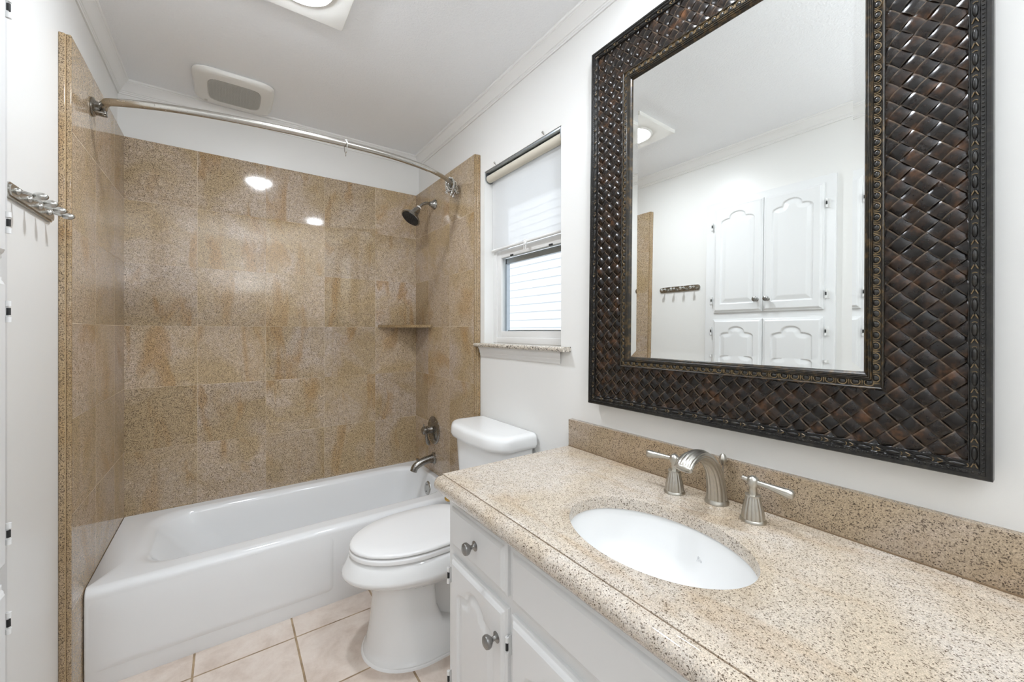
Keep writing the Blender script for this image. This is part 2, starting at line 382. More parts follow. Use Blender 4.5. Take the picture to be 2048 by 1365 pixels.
# granite tile cladding of the tub alcove
struct('wall_tile_back', MB().box(TL-.002, TR+.002, TB, YB, 0.0, TZ), M['tile_b'], smooth=0)
def clad(name, x_face, x_wall):
    sx = 1 if x_wall > x_face else -1
    lo, hi = sorted((x_face, x_wall)); st = struct(name, MB().box(lo, hi, TY+.012, YB-.001, 0, TZ), M['tile_s'], smooth=0)
    mid = x_face+sx*.0125
    m1 = MB(); a, b = sorted((x_face-.0005*sx, mid-.0008*sx)); m1.box(a, b, TY, TY+.0125, 0, TZ, .0025)
    build('tile_edge', m1, M['gran_edge'], st)
    m1 = MB(); a, b = sorted((mid+.0008*sx, x_wall)); m1.box(a, b, TY-.003, TY+.0125, 0, TZ, .0025)
    build('tile_edge', m1, M['gran_edge'], st)
    m1 = MB(); m1.box(mid-.001, mid+.001, TY-.0012, TY+.011, 0, TZ-.002); build('edge_grout', m1, M['edgegrout'], st, smooth=0)
    return st
clad('wall_tile_left', TL, XL); clad('wall_tile_right', TR, XR)

# ------------------------------------------------------------------ outdoors beyond the window
mb = MB()
for i in range(46):
    z = -.3+i*.115; mb.rings([[(3.62, y, z), (3.595, y, z), (3.607, y, z+.118), (3.62, y, z+.118)] for y in (-3, 9)])
build('neighbor_house', mb, M['siding'], label='white lap sided house wall outside the bathroom window', cat='house', smooth=0)
build('roof_eave', MB().box(XR+T_+.005, 1.60, -1.2, 4.5, 2.106, 2.20), M['soffit'], label='white roof eave soffit above the outside of the window', cat='eave', smooth=0)
struct('ground_outside', MB().box(XR+T_, 5, -4, 10, -.42, -.32), M['soil'], smooth=0)

# ------------------------------------------------------------------ window
wx = 1.171
mb = MB(); fw = .03
mb.box(wx, XR+T_, WY0, WY0+fw, WZ0, WZ1, .002); mb.box(wx, XR+T_, WY1-fw, WY1, WZ0, WZ1, .002)
mb.box(wx, XR+T_, WY0+fw, WY1-fw, WZ0, WZ0+.03, .002); mb.box(wx, XR+T_, WY0+fw, WY1-fw, WZ1-.03, WZ1, .002)
win = struct('window_1', mb, M['vinyl'])
def sash(x0, x1, z0, z1, rail_top, rail_bot, nm):
    m = MB(); s0, s1, sw = WY0+fw-.004, WY1-fw+.004, .034
    m.box(x0, x1, s0, s0+sw, z0, z1, .002); m.box(x0, x1, s1-sw, s1, z0, z1, .002)
    m.box(x0, x1, s0+sw, s1-sw, z0, z0+rail_bot, .002); m.box(x0, x1, s0+sw, s1-sw, z1-rail_top, z1, .002)
    s = build(nm, m, M['vinyl'], win)
    xm = (x0+x1)/2; build('window_pane', MB().box(xm-.002, xm+.002, s0+sw-.004, s1-sw+.004, z0+rail_bot-.004, z1-rail_top+.004), M['glass'], s, smooth=0)
    return s
sash(1.180, 1.204, WZ0+.028, 1.682, .040, .034, 'lower_sash')
up = sash(1.206, 1.228, 1.648, WZ1-.028, .030, .030, 'upper_sash')
m = MB()
for y in (1.36, 1.66): m.box(1.176, 1.182, y-.012, y+.012, 1.640, 1.648, .001)
build('sash_lock', m, M['dark'], win)
m = MB(); m.box(1.206, 1.212, WY0+.06, WY1-.085, 1.258, 1.264); m.box(1.206, 1.226, WY1-.075, WY1-.060, 1.25, 1.64); m.box(1.206, 1.226, WY0+.065, WY1-.065, 1.612, 1.64)
build('screen_frame', m, M['alu'], win)
# granite sill: bullnosed slab with horns
mb = MB()
sec = [(wx+.002, 1.196), (wx+.002, 1.176)]+[(1.078+.010*math.cos(a), 1.186+.010*math.sin(a)) for a in [PI*1.5-PI*i/8 for i in range(9)]]
def sillpt(x, z, y): return (x, y, z)
mb.rings([[(x, WY0, z) for x, z in sec], [(x, WY1, z) for x, z in sec]])
sec2 = [(XR, 1.196), (XR, 1.176)]+[(1.078+.010*math.cos(a), 1.186+.010*math.sin(a)) for a in [PI*1.5-PI*i/8 for i in range(9)]]
for y0, y1 in ((1.165, WY0), (WY1, TY-.004)):
    mb.rings([[(x, y0, z) for x, z in sec2], [(x, y1, z) for x, z in sec2]])
build('window_sill', mb, M['sill'], label='speckled pale granite sill with rounded front under the window', cat='window sill')
mb = MB(); AP = [(0, 0), (.020, 0), (.020, -.008), (.016, -.012), (.012, -.022), (.012, -.030), (.008, -.036), (.008, -.046), (.004, -.052), (0, -.052)]
mb.rings([[(XR-d, 1.205+(.020-d), 1.176+h) for d, h in AP], [(XR-d, TY-.012, 1.176+h) for d, h in AP]])
struct('trim_4', mb, M['trim'], smooth=25)

# roller shade in the window reveal
sh = thing('roller_shade', (1.14, 1.52, 2.06), 'white sheer roller shade pulled half way down in the window', 'window shade')
m = MB(); m.box(1.117, 1.166, WY0+.004, WY1-.004, WZ1-.010, WZ1-.001, .001); m.box(1.160, 1.166, WY0+.004, WY1-.004, WZ1-.05, WZ1-.01)
build('headrail', m, M['alu'], sh)
for y in (WY0+.003, WY1-.008):
    m = MB(); poly = [(1.117, WZ1-.004), (1.166, WZ1-.004), (1.166, WZ1-.036)]+[(1.1415+.0245*math.cos(a), WZ1-.036+.0245*math.sin(a)) for a in [-PI*i/8 for i in range(1, 8)]]+[(1.117, WZ1-.036)]
    m.prism(poly, lambda u, v, h: (u, h, v), y, y+.005); build('end_bracket', m, M['alu'], sh)
build('roller_tube', MB().tube([(1.140, WY0+.010, WZ1-.036), (1.140, WY1-.010, WZ1-.036)], .020, 24), M['beige'], sh)
m = MB(); m.box(1.1578, 1.1588, WY0+.012, WY1-.012, 1.688, WZ1-.036); build('shade_cloth', m, M['fabric'], sh, smooth=0)
build('hem_bar', MB().tube([(1.1583, WY0+.008, 1.684), (1.1583, WY1-.010, 1.684)], .007, 12), M['vinyl'], sh)
m = MB(); m.box(1.148, 1.156, 1.505, 1.523, 1.668, 1.694, .001)
m.tube([(1.151, 1.507, 1.670), (1.150, 1.507, 1.645), (1.150, 1.521, 1.645), (1.151, 1.521, 1.670)], .0017, 6)
build('pull_clip', m, M['hinge'], sh)
for y in (1.33, 1.71): 
    m = MB(); m.tube([(XR-.010, y, WZ1+.012), (1.125, y, WZ1-.004)], .0022, 8); m.ball((XR-.008, y, WZ1+.012), .005, 8)
    build('mounting_screw', m, M['hook'], sh)

# ------------------------------------------------------------------ bathtub
tub = thing('bathtub', (.34, 2.33, 0), 'white enamelled alcove bathtub with panelled apron between granite walls', 'bathtub')
def tub_mesh():
    m = MB(); x0, x1, y0, y1, zr = TL+.002, TR-.002, 1.986, TB-.002, .355
    n = 10
    def ring(ix0, ix1, iy0, iy1, r, z):
        pts = rrect(ix1-ix0, iy1-iy0, r, n, (ix0+ix1)/2, (iy0+iy1)/2); return [(x, y, z) for x, y in pts]
    rr = [ring(x0, x1, y0+.010, y1, .006, 0.0), ring(x0, x1, y0, y1, .006, .05), ring(x0, x1, y0, y1, .006, zr-.030)]
    for a in (20, 40, 60, 80, 90):
        k = R(a); rr.append(ring(x0, x1, y0+.030*(1-math.cos(k)), y1, .006, zr-.030+.030*math.sin(k)))
    B = (x0+.085, x1-.030, y0+.080, y1-.045)
    rr.append(ring(B[0], B[1], B[2], B[3], .14, zr-.0005))
    for a in (8, 18, 30, 44, 58, 72):
        k = R(a); e = .034*math.sin(k); rr.append(ring(B[0]+e*1.9, B[1]-e*.3, B[2]+e, B[3]-e, .14, zr-.034*(1-math.cos(k))))
    rr.append(ring(B[0]+.115, B[1]-.020, B[2]+.042, B[3]-.042, .13, zr-.10))
    rr.append(ring(B[0]+.21, B[1]-.040, B[2]+.055, B[3]-.055, .12, zr-.22))
    rr.append(ring(B[0]+.27, B[1]-.085, B[2]+.075, B[3]-.075, .10, zr-.275))
    rr.append(ring(B[0]+.34, B[1]-.13, B[2]+.12, B[3]-.12, .07, zr-.29))
    m.rings(rr); return m
build('tub_shell', tub_mesh(), M['tub'], tub, smooth=60)
# raised apron panel: shallow frame step
m = MB()
def apron(x, z, d): return (x, 1.986-d, z)
rr = []
for k, d in ((0, -.001), (.25, .0012), (.6, .0038), (1, .005)):
    x0_, x1_, z0_, z1_ = -.400+.09*k, .405-.022*k, .062+.024*k, .325-.07*k
    rr.append([apron(x, z, d) for x, z in rrect(x1_-x0_, z1_-z0_, .026-.008*k, 6, (x0_+x1_)/2, (z0_+z1_)/2)])
m.rings(rr, False, True); build('apron_panel', m, M['tub'], tub, smooth=60)
m = MB(); m.lathe([(0, .010), (.030, .010), (.039, .007), (.042, .003), (.042, 0), (.0, 0)][::-1], (1.034, 2.365, .272), (-1, 0, .14), 32)
ov = build('overflow_plate', m, M['hook'], tub, label='satin metal overflow plate')
for dz in (-.020, .020):
    build('overflow_screw', MB().lathe([(.0, .0112), (.004, .0112), (.004, .009), (0, .009)][::-1], (1.034+dz*.14, 2.365, .272+dz), (-1, 0, .14), 10), M['dark'], ov)

# ------------------------------------------------------------------ tub filler, valve, shower head
ts = thing('tub_spout', (TR, 2.38, .43), 'brushed metal tub spout under the shower valve', 'tub spout')
pth = bez([(TR-.001, 2.38, .448), (TR-.05, 2.38, .444), (TR-.09, 2.38, .434), (TR-.125, 2.38, .414), (TR-.138, 2.38, .388)], 8)
build('spout_body', MB().tube(pth, interp([.027, .024, .023, .022, .021], 8), 24), M['dnickel'], ts)
build('escutcheon', MB().lathe([(.0, 0), (.036, 0), (.036, .004), (.028, .012), (.0, .012)], (TR-.001, 2.38, .448), (-1, 0, 0), 28), M['dnickel'], ts)
build('diverter_knob', MB().tube([(TR-.112, 2.38, .438), (TR-.112, 2.38, .458)], .003, 8).lathe([(0, 0), (.008, .002), (.008, .006), (0, .009)], (TR-.112, 2.38, .457), (0, 0, 1), 14), M['dnickel'], ts)
sv = thing('shower_valve', (TR, 2.381, .62), 'dark brushed metal shower valve with lever on the tiled wall', 'shower valve')
build('valve_plate', MB().lathe([(0, 0), (.088, 0), (.088, .003), (.080, .007), (.066, .007), (.060, .011), (.046, .012), (.030, .020), (0, .020)], (TR-.001, 2.381, .625), (-1, 0, 0), 40), M['dnickel'], sv)
hd = build('handle', MB().lathe([(0, .018), (.026, .018), (.022, .035), (.022, .044), (.026, .046), (.026, .053), (.020, .055), (.020, .062), (.025, .064), (.024, .074), (.014, .080), (0, .081)], (TR-.001, 2.381, .632), (-1, 0, 0), 30), M['dnickel'], sv)
build('lever', MB().tube(bez([(TR-.052, 2.381, .622), (TR-.052, 2.379, .590), (TR-.046, 2.376, .560), (TR-.036, 2.374, .540)], 6), interp([.008, .009, .012, .009], 6), 14), M['dnickel'], hd)
build('temperature_tab', MB().tube([(TR-.068, 2.381, .654), (TR-.070, 2.381, .672)], [.005, .003], 10), M['dnickel'], hd)
shw = thing('showerhead', (TR, 2.366, 2.06), 'bell shaped shower head on a bent arm at the tiled wall', 'shower head')
build('escutcheon', MB().lathe([(0, 0), (.032, 0), (.032, .003), (.024, .014), (.016, .026), (.014, .036), (0, .036)], (TR-.001, 2.366, 2.062), (-1, 0, 0), 28), M['dnickel'], shw)
build('shower_arm', MB().tube(bez([(TR-.03, 2.366, 2.062), (TR-.060, 2.366, 2.060), (TR-.085, 2.366, 2.046), (TR-.108, 2.366, 2.024)], 8), .0095, 14), M['dnickel'], shw)
ax = Vector((-.58, -.06, -.78)).normalized(); c0 = Vector((TR-.106, 2.366, 2.026))
build('washer', MB().lathe([(0, 0), (.015, 0), (.015, .008), (0, .008)], c0, ax, 20), M['washer'], shw, label='white plastic washer')
bell = build('bell', MB().lathe([(0, .008), (.015, .008), (.016, .022), (.022, .024), (.024, .044), (.031, .060), (.048, .076), (.060, .088), (.063, .097), (.060, .100), (0, .100)], c0, ax, 36), M['dnickel'], shw)
m = MB(); m.lathe([(0, .1005), (.055, .1005), (.055, .103), (0, .104)], c0, ax, 30)
q = Vector((0, 0, 1)).rotation_difference(ax)
for rr_, nn_ in ((.014, 6), (.028, 12), (.043, 18)):
    for k in range(nn_):
        a = 2*PI*k/nn_; m.ball(c0+q @ Vector((rr_*math.cos(a), rr_*math.sin(a), .104)), .0026, 6)
build('spray_face', m, M['dark'], bell, label='dark nozzle face')

# ------------------------------------------------------------------ granite corner shelf
mb = MB(); L_ = .275
poly = [(TR-.001, TB-.001), (TR-.001, TB-L_), (TR-.014, TB-L_-.002), (TR-L_+.012, TB-.012), (TR-L_+.010, TB-.001)]
mb.prism(poly, lambda u, v, h: (u, v, h), 1.281, 1.298)
build('corner_shelf', mb, M['gran_edge'], label='triangular granite shelf in the corner of the tub walls', cat='shelf')

# ------------------------------------------------------------------ curved shower rod and rings
rod = thing('shower_rod', (.34, 2.0, 2.085), 'curved brushed steel shower rod across the tub alcove', 'shower rod')
zr = 2.088
ctl = [(TL+.030, 2.105, zr+.002), (TL+.042, 2.062, zr+.002), (TL+.075, 2.020, zr), (-.18, 1.958, zr), (0, 1.915, zr), (.2, 1.890, zr), (.42, 1.876, zr), (.62, 1.880, zr), (.80, 1.912, zr), (.93, 1.965, zr), (1.03, 2.035, zr), (TR-.024, 2.085, zr)]
cur = bez(ctl, 8); cut = 8*8+3
build('rod_tube', MB().tube(cur[:cut], .0135, 18), M['steel'], rod)
build('inner_tube', MB().tube(cur[cut-2:], .0112, 18), M['steel'], rod)
for x, s in ((TL, 1), (TR, -1)):
    m = MB(); m.lathe([(0, 0), (.034, 0), (.034, .004), (.024, .010), (.018, .022), (0, .022)], (x+s*.001, 2.108, zr), (s, 0, 0), 28)
    m.box(min(x+s*.008, x+s*.040), max(x+s*.008, x+s*.040), 2.090, 2.124, zr-.024, zr-.015, .003)
    m.tube([(x+s*.030, 2.107, zr-.026), (x+s*.030, 2.107, zr+.016)], .011, 14)
    build('wall_bracket', m, M['dnickel'], rod)
def ring_mesh():
    m = MB(); pts = []
    for i in range(25):
        a = R(-240+300*i/24) if False else 2*PI*i/24
        pts.append((.0, .021*math.sin(a)*(1 if math.cos(a) > 0 else .8), -.012+.028*math.cos(a)))
    m.tube(pts, .0018, 6, cap=False)
    for a in (-55, -28, 0, 28, 55): m.ball((0, .0205*math.sin(R(a)), -.012+.0275*math.cos(R(a))), .0042, 8)
    m.tube([(0, 0, -.040), (0, .004, -.052), (0, -.004, -.054), (0, -.002, -.044)], .0016, 6)
    return m
proto = build('curtain_ring', ring_mesh(), M['chrome'], origin=(0, 0, 0))
def rodpt(x): return min(cur[2:], key=lambda p: abs(p.x-x))
p = rodpt(.431); proto.location = (.431, p.y, p.z-.001); proto.rotation_euler = (0, 0, R(5))
tag(proto, 'lone metal roller ring near the middle of the curved shower rod', 'curtain ring', 'curtain rings on the shower rod')
for i in range(11):
    x = 1.004+i*.0052; p = rodpt(x); c = copy_tree(proto); c.location = (x, p.y+random.uniform(-.003, .003), zr-.001); c.scale = (1.22,)*3
    c.rotation_euler = (R(random.uniform(-40, 40)), R(random.uniform(-8, 8)), R(38+random.uniform(-14, 14)))
    tag(c, 'metal roller ring bunched at the right end of the curved shower rod', 'curtain ring', 'curtain rings on the shower rod')

# ------------------------------------------------------------------ ceiling fan grille
fan = thing('exhaust_fan', (.035, 2.475, ZC), 'white square exhaust fan cover on the ceiling over the tub', 'exhaust fan')
def sup(w, h, n=48, e=4.5, cx=.035, cy=2.475):
    return [(cx+w/2*math.copysign(abs(math.cos(a))**(2/e), math.cos(a)), cy+h/2*math.copysign(abs(math.sin(a))**(2/e), math.sin(a))) for a in [2*PI*k/n for k in range(n)]]
m = MB(); m.rings([[(x, y, z) for x, y in sup(w, h, e=e)] for w, h, z, e in ((.315, .315, ZC, 6), (.322, .322, ZC-.006, 6), (.335, .335, ZC-.007, 6), (.335, .335, ZC-.012, 6), (.320, .320, ZC-.022, 6), (.290, .290, ZC-.026, 6), (.222, .222, ZC-.029, 5), (.216, .216, ZC-.025, 5))], True, True)
build('fan_cover', m, M['plastic'], fan)
m = MB(); m.rings([[(x, y, z) for x, y in sup(.214, .214, e=5)] for z in (ZC-.0245, ZC-.0255)]); gp = build('grille', m, M['dark'], fan)
m = MB()
for i in range(34):
    y = 2.475-.103+i*.00624; hw = .107*(1-min(1, abs(y-2.475)/.107)**5)**.2
    if hw > .01: m.box(.035-hw, .035+hw, y-.0013, y+.0013, ZC-.0295, ZC-.0255)
for i in range(17):
    x = .035-.1+i*.0125; hw = .107*(1-min(1, abs(x-.035)/.107)**5)**.2; m.box(x-.001, x+.001, 2.475-hw, 2.475+hw, ZC-.0285, ZC-.0255)
build('grille_slats', m, M['grille'], gp)
m = MB(); m.lathe([(0, 0), (.007, 0), (.007, .0015), (0, .0015)], (-.085, 2.603, ZC-.0265), (0, 0, -1), 16); build('cover_emblem', m, M['grille'], fan)

# ------------------------------------------------------------------ ceiling lights
def lamp(name, cx, cy, w, label, power, hole, round_=False):
    t = thing(name, (cx, cy, ZC), label, 'ceiling light')
    m = MB(); n = 48
    outer = (lambda s, z: [(cx+s/2*math.cos(a), cy+s/2*math.sin(a), z) for a in [2*PI*k/n+PI/4 for k in range(n)]]) if round_ else \
            (lambda s, z: [(cx+s/2*max(-1, min(1, 1.4142*math.cos(a))), cy+s/2*max(-1, min(1, 1.4142*math.sin(a))), z) for a in [2*PI*k/n+PI/4 for k in range(n)]])
    circ = lambda r, z: [(cx+r*math.cos(a), cy+r*math.sin(a), z) for a in [2*PI*k/n+PI/4 for k in range(n)]]
    m.rings([outer(w, ZC), outer(w, ZC-.016), outer(w-.006, ZC-.019), circ(hole+.020, ZC-.019), circ(hole+.012, ZC-.026), circ(hole+.004, ZC-.024), circ(hole, ZC-.014)], True, False)
    build('lamp_trim', m, M['plastic'], t, smooth=30)
    m = MB(); m.lathe([(hole-.001, -.004), (hole-.003, -.020), (hole*.93, -.030), (hole*.80, -.038), (hole*.60, -.044), (hole*.3, -.0475), (0, -.0485)][::-1], (cx, cy, ZC), (0, 0, 1), 40)
    build('lamp_lens', m, emit(name+' lit lens', LIGHT, power*1.4/(PI*PI*hole*hole*1.15)), t, label='lit round lens')
    l = bpy.data.lights.new(name+'_bulb', 'AREA'); l.shape = 'DISK'; l.size = .075; l.spread = R(176); l.energy = power; l.color = LIGHT[:3]
    o = bpy.data.objects.new(name+'_bulb', l); COL.objects.link(o); o.parent = t; o.location = (0, 0, -.051)
lamp('ceiling_light', .215, 1.545, .33, 'square white panel with a round lit lamp on the ceiling', LAMP_MAIN, .085)
lamp('downlight', .785, .54, .20, 'round recessed ceiling light above the vanity, seen only as glints', LAMP_VANITY, .075, True)

# added fill light, unseen behind the viewpoint: opaque bowl bouncing light off the ceiling
UX, UY, UZ = .25, -.78, 1.58
upl = thing('fill_uplight', (UX, UY, 0), 'added fill light in a white bowl on a stand, shining upwards, unseen behind the camera', 'fill light')
build('fill_bowl', MB().lathe([(0, 0), (.05, .004), (.12, .03), (.17, .08), (.185, .12), (.178, .12), (.163, .085), (.115, .042), (.05, .018), (0, .014)], (UX, UY, UZ), (0, 0, 1), 40), M['plastic'], upl)
build('pole', MB().tube([(UX, UY, .02), (UX, UY, UZ+.005)], .012, 14), M['nickel'], upl)
build('base', MB().lathe([(0, 0), (.13, 0), (.13, .012), (.03, .026), (0, .028)], (UX, UY, 0), (0, 0, 1), 36), M['nickel'], upl)
l = bpy.data.lights.new('fill_uplight_area', 'AREA'); l.shape = 'DISK'; l.size = .24; l.energy = FILL_UP; l.color = LIGHT[:3]
o = bpy.data.objects.new('fill_uplight_area', l); COL.objects.link(o); o.parent = upl; o.location = (0, 0, UZ+.06); o.rotation_euler = (PI, 0, 0)

# ------------------------------------------------------------------ toilet
TC = 1.595
toi = thing('toilet', (.72, TC, 0), 'white two piece elongated toilet with lid down beside the vanity', 'toilet')
def egg(xf, xb, hw, z, xc=None, n=48, eb=2.6, ef=2.0):
    xc = xc if xc is not None else xf+(xb-xf)*.52; pts = []
    for k in range(n):
        a = 2*PI*k/n; c, s = math.cos(a), math.sin(a)
        if c >= 0: e = eb; x = xc+(xb-xc)*abs(c)**(2/e)
        else: e = ef; x = xc-(xc-xf)*abs(c)**(2/e)
        pts.append((x, TC+hw*math.copysign(abs(s)**(2/e), s), z))
    return pts
m = MB()
m.rings([egg(.50, .90, .10, .262), egg(.470, .94, .142, .270), egg(.440, .96, .158, .284), egg(.405, .97, .178, .301), egg(.370, .97, .198, .320), egg(.357, .97, .206, .331), egg(.353, .97, .2085, .339), egg(.356, .97, .207, .348), egg(.367, .97, .200, .368), egg(.378, .97, .194, .388), egg(.388, .965, .186, .398), egg(.400, .95, .175, .400)])
build('bowl', m, M['porcelain'], toi, smooth=50)
m = MB()
m.rings([egg(.434, .90, .178, 0, .64, eb=3), egg(.434, .90, .178, .012, .64, eb=3), egg(.441, .89, .166, .020, .64, eb=3), egg(.446, .84, .154, .045, .62, eb=3.5), egg(.458, .72, .135, .10, .59, eb=6), egg(.466, .69, .126, .17, .58, eb=9), egg(.472, .685, .122, .24, .58, eb=9), egg(.475, .685, .122, .292, .58, eb=9)])
m.rings([egg(.62, 1.02, .080, .02, .8, eb=4, ef=4), egg(.62, 1.0, .065, .12, .8, eb=4, ef=4), egg(.62, 1.0, .070, .22, .8, eb=4, ef=4), egg(.60, 1.04, .10, .30, .8, eb=4, ef=4)])
m.rings([egg(.72, 1.05, .09, .240, .85, eb=5, ef=3), egg(.66, 1.06, .12, .275, .85, eb=5, ef=3), egg(.60, 1.075, .165, .31, .85, eb=5, ef=3), egg(.80, 1.08, .19, .395, .95, eb=6, ef=5)])
build('pedestal', m, M['porcelain'], toi, smooth=50)
m = MB(); m.rings([egg(.427, .905, .184, 0, .64, eb=3), egg(.430, .902, .182, .006, .64, eb=3), egg(.435, .90, .177, .009, .64, eb=3)]); build('base_caulk', m, M['seat'], toi)
def slab(z0, z1, xf, xb, hw, r=.006, xc=None):
    m = MB(); m.rings([egg(xf+r, xb-r, hw-r, z0, xc, eb=3.2), egg(xf, xb, hw, z0+r*.6, xc, eb=3.2), egg(xf, xb, hw, z1-r, xc, eb=3.2), egg(xf+r*.35, xb-r*.35, hw-r*.35, z1-r*.35, xc, eb=3.2), egg(xf+r*1.2, xb-r*1.2, hw-r*1.2, z1, xc, eb=3.2), egg(xf+.06, xb-.06, hw-.06, z1+.003, xc, eb=3.0)]); return m
build('seat', slab(.402, .422, .381, .885, .186, .005), M['seat'], toi, smooth=50)
build('lid', slab(.425, .441, .383, .890, .184, .007), M['seat'], toi, smooth=50)
for s in (-1, 1): build('seat_hinge', MB().box(.868, .905, TC+s*.075-.02, TC+s*.075+.02, .402, .436, .006), M['seat'], toi)
def tankring(xf, xb, hwb, hwf, r, z):
    out = []; P_ = [(xb, hwb, .02), (xf+.045, hwf+.035, r), (xf, hwf-.045, r)]
    half = []
    for i, (x, y, q_) in enumerate(P_):
        prev = Vector((P_[i-1][0], P_[i-1][1])) if i else Vector((xb, 0)); nxt = Vector((P_[i+1][0], P_[i+1][1])) if i < 2 else Vector((xf-.012, 0))
        c = Vector((x, y)); a = c+(prev-c).normalized()*q_; b = c+(nxt-c).normalized()*q_
        for j in range(7):
            t = j/6; half.append((1-t)**2*a+2*t*(1-t)*c+t*t*b)
    pts = [(p.x, TC+p.y, z) for p in half]+[(xf-.012, TC, z)]+[(p.x, TC-p.y, z) for p in reversed(half)]
    return pts
m = MB(); m.rings([tankring(.945, 1.092, .175, .145, .03, .398), tankring(.925, 1.096, .19, .165, .035, .42), tankring(.912, 1.098, .205, .178, .04, .60), tankring(.905, 1.098, .218, .190, .04, .752)])
build('tank', m, M['porcelain'], toi, smooth=50)
m = MB(); m.rings([tankring(.895, 1.104, .228, .200, .035, .750), tankring(.888, 1.106, .234, .206, .035, .754), tankring(.884, 1.107, .238, .210, .035, .768), tankring(.887, 1.107, .236, .208, .034, .795), tankring(.890, 1.1065, .233, .205, .033, .804), tankring(.896, 1.105, .228, .200, .032, .810), tankring(.905, 1.102, .220, .193, .030, .8135), tankring(.925, 1.090, .20, .175, .028, .815)])
build('tank_lid', m, M['porcelain'], toi, smooth=50)

# ------------------------------------------------------------------ cabinet doors (heightfield with a cathedral arch panel)
def arch_poly(w, h, mx, mb_, mt, rise):
    """panel outline in door coordinates (0..w, 0..h)"""
    x0, x1, z0, zs = mx, w-mx, mb_, h-mt-rise
    pts = [(x0, z0), (x1, z0), (x1, zs)]
    N = 40; c = (x0+x1)/2; hw = (x1-x0)/2
    for i in range(1, N):
        u = 1-2*i/N; a = abs(u)
        if a < .5: y = rise*(.40+.60*math.sqrt(max(0, 1-(a/.505)**2)))
        else: y = rise*.40*math.sqrt(max(0, 1-((a-.5)/.5)**2))
        pts.append((c+u*hw, zs+y))
    pts.append((x0, zs)); return pts
def sdf(P, poly):
    a = np.array(poly); b = np.roll(a, -1, 0); d = np.full(len(P), 1e9); ins = np.zeros(len(P), bool)
    for p, q in zip(a, b):
        e = q-p; w = P-p; t = np.clip((w@e)/(e@e+1e-12), 0, 1); d = np.minimum(d, np.hypot(*(w-t[:, None]*e).T))
        c1 = (p[1] <= P[:, 1]) & (q[1] > P[:, 1]); c2 = (p[1] > P[:, 1]) & (q[1] <= P[:, 1]); cr = e[0]*w[:, 1]-e[1]*w[:, 0]
        ins ^= (c1 & (cr > 0)) | (c2 & (cr < 0))
    return np.where(ins, d, -d)
def door_mesh(w, h, poly=None, th=.018, step=.0028):
    """heightfield in (u, v, depth): returns arrays for a mapping later"""
    def axis(L):
        e = [0, .0015, .003, .0045, .006, .008, .010, .012, .0145, .017, .020]; n = max(2, int((L-.04)/step)); return np.array(e+[.020+(L-.040)*i/n for i in range(1, n)]+[L-x for x in reversed(e)])
    U_, V_ = axis(w), axis(h); uu, vv = np.meshgrid(U_, V_); P = np.column_stack([uu.ravel(), vv.ravel()])
    e = np.minimum(np.minimum(P[:, 0], w-P[:, 0]), np.minimum(P[:, 1], h-P[:, 1]))
    z = np.interp(e, [0, .003, .0045, .008, .012, .0145, .017], [-.010, -.0085, -.0085, -.0075, -.003, -.002, 0])
    if poly: z = z+np.interp(sdf(P, poly), [-.0015, 0, .004, .008, .030, .034], [0, -.0008, -.0065, -.0070, -.0012, -.0006])
    nu, nv = len(U_), len(V_); m = MB(); m.v = [(a, b, th+c) for (a, b), c in zip(P, z)]
    for j in range(nv-1):
        for i in range(nu-1): m.Fc(j*nu+i, j*nu+i+1, (j+1)*nu+i+1, (j+1)*nu+i)
    per = [i for i in range(nu)]+[j*nu+nu-1 for j in range(1, nv)]+[(nv-1)*nu+i for i in range(nu-2, -1, -1)]+[j*nu for j in range(nv-2, 0, -1)]
    bk = [m.V((m.v[i][0], m.v[i][1], 0)) for i in per]
    for k in range(len(per)): l = (k+1) % len(per); m.Fc(per[k], bk[k], bk[l], per[l])
    m.Fc(*reversed(bk)); return m
def mapped(m, fn):
    r = MB(); r.v = [fn(*p) for p in m.v]; r.f = m.f; r.mi = m.mi; return r
def knob_mesh(c, ax, s=1.0):
    return MB().lathe([(0, 0), (.0135*s, 0), (.0135*s, .0015), (.008*s, .004), (.0055*s, .008), (.0055*s, .013), (.010*s, .017), (.0155*s, .023), (.0165*s, .028), (.0150*s, .033), (.009*s, .0365), (0, .0375)], c, ax, 24)
def hinge_mesh(x, y, z, sx, sy):
    """painted knuckle beside a door edge; sx faces the room, sy away from the door"""
    m = MB(); kx, ky = x+sx*.0145, y+sy*.006
    for dz in (-.024, .012): m.tube([(kx, ky, z+dz), (kx, ky, z+dz+.012)], .0048, 10)
    m.box(min(x, x+sx*.0022), max(x, x+sx*.0022), min(ky, ky+sy*.014), max(ky, ky+sy*.014), z-.026, z+.026, .0008)
    m.box(min(x, kx), max(x, kx), min(ky-.001, ky+.001), max(ky-.001, ky+.001), z-.024, z+.024)
    k = MB(); k.tube([(kx, ky, z-.008), (kx, ky, z+.008)], .0036, 10); return m, k

# ------------------------------------------------------------------ vanity
VX = .566; VY1 = 1.128; VY0 = -.42; VZT = .768
van = thing('vanity_cabinet', (.84, .36, 0), 'white painted vanity cabinet with panelled doors below the granite counter', 'cabinet')
m = MB(); m.box(VX, VX+.02, VY0, VY1, .09, VZT); m.box(VX+.02, 1.112, VY1-.018, VY1, .09, VZT); m.box(VX+.02, 1.112, VY0, VY0+.018, .09, VZT); m.box(VX+.02, 1.112, VY0+.018, VY1-.018, .09, .108); m.box(1.104, 1.112, VY0+.018, VY1-.018, .108, VZT)
m.box(VX+.06, 1.10, VY0+.002, VY1-.002, 0, .09); build('cabinet_body', m, M['cab'], van, smooth=0)
vmap = lambda y0, z0: (lambda u, v, d: (VX-d, y0+u, z0+v))
def vfront(name, y0, y1, z0, z1, poly=None):
    return build(name, mapped(door_mesh(y1-y0, z1-z0, poly), vmap(y0, z0)), M['cab'], van, smooth=28)
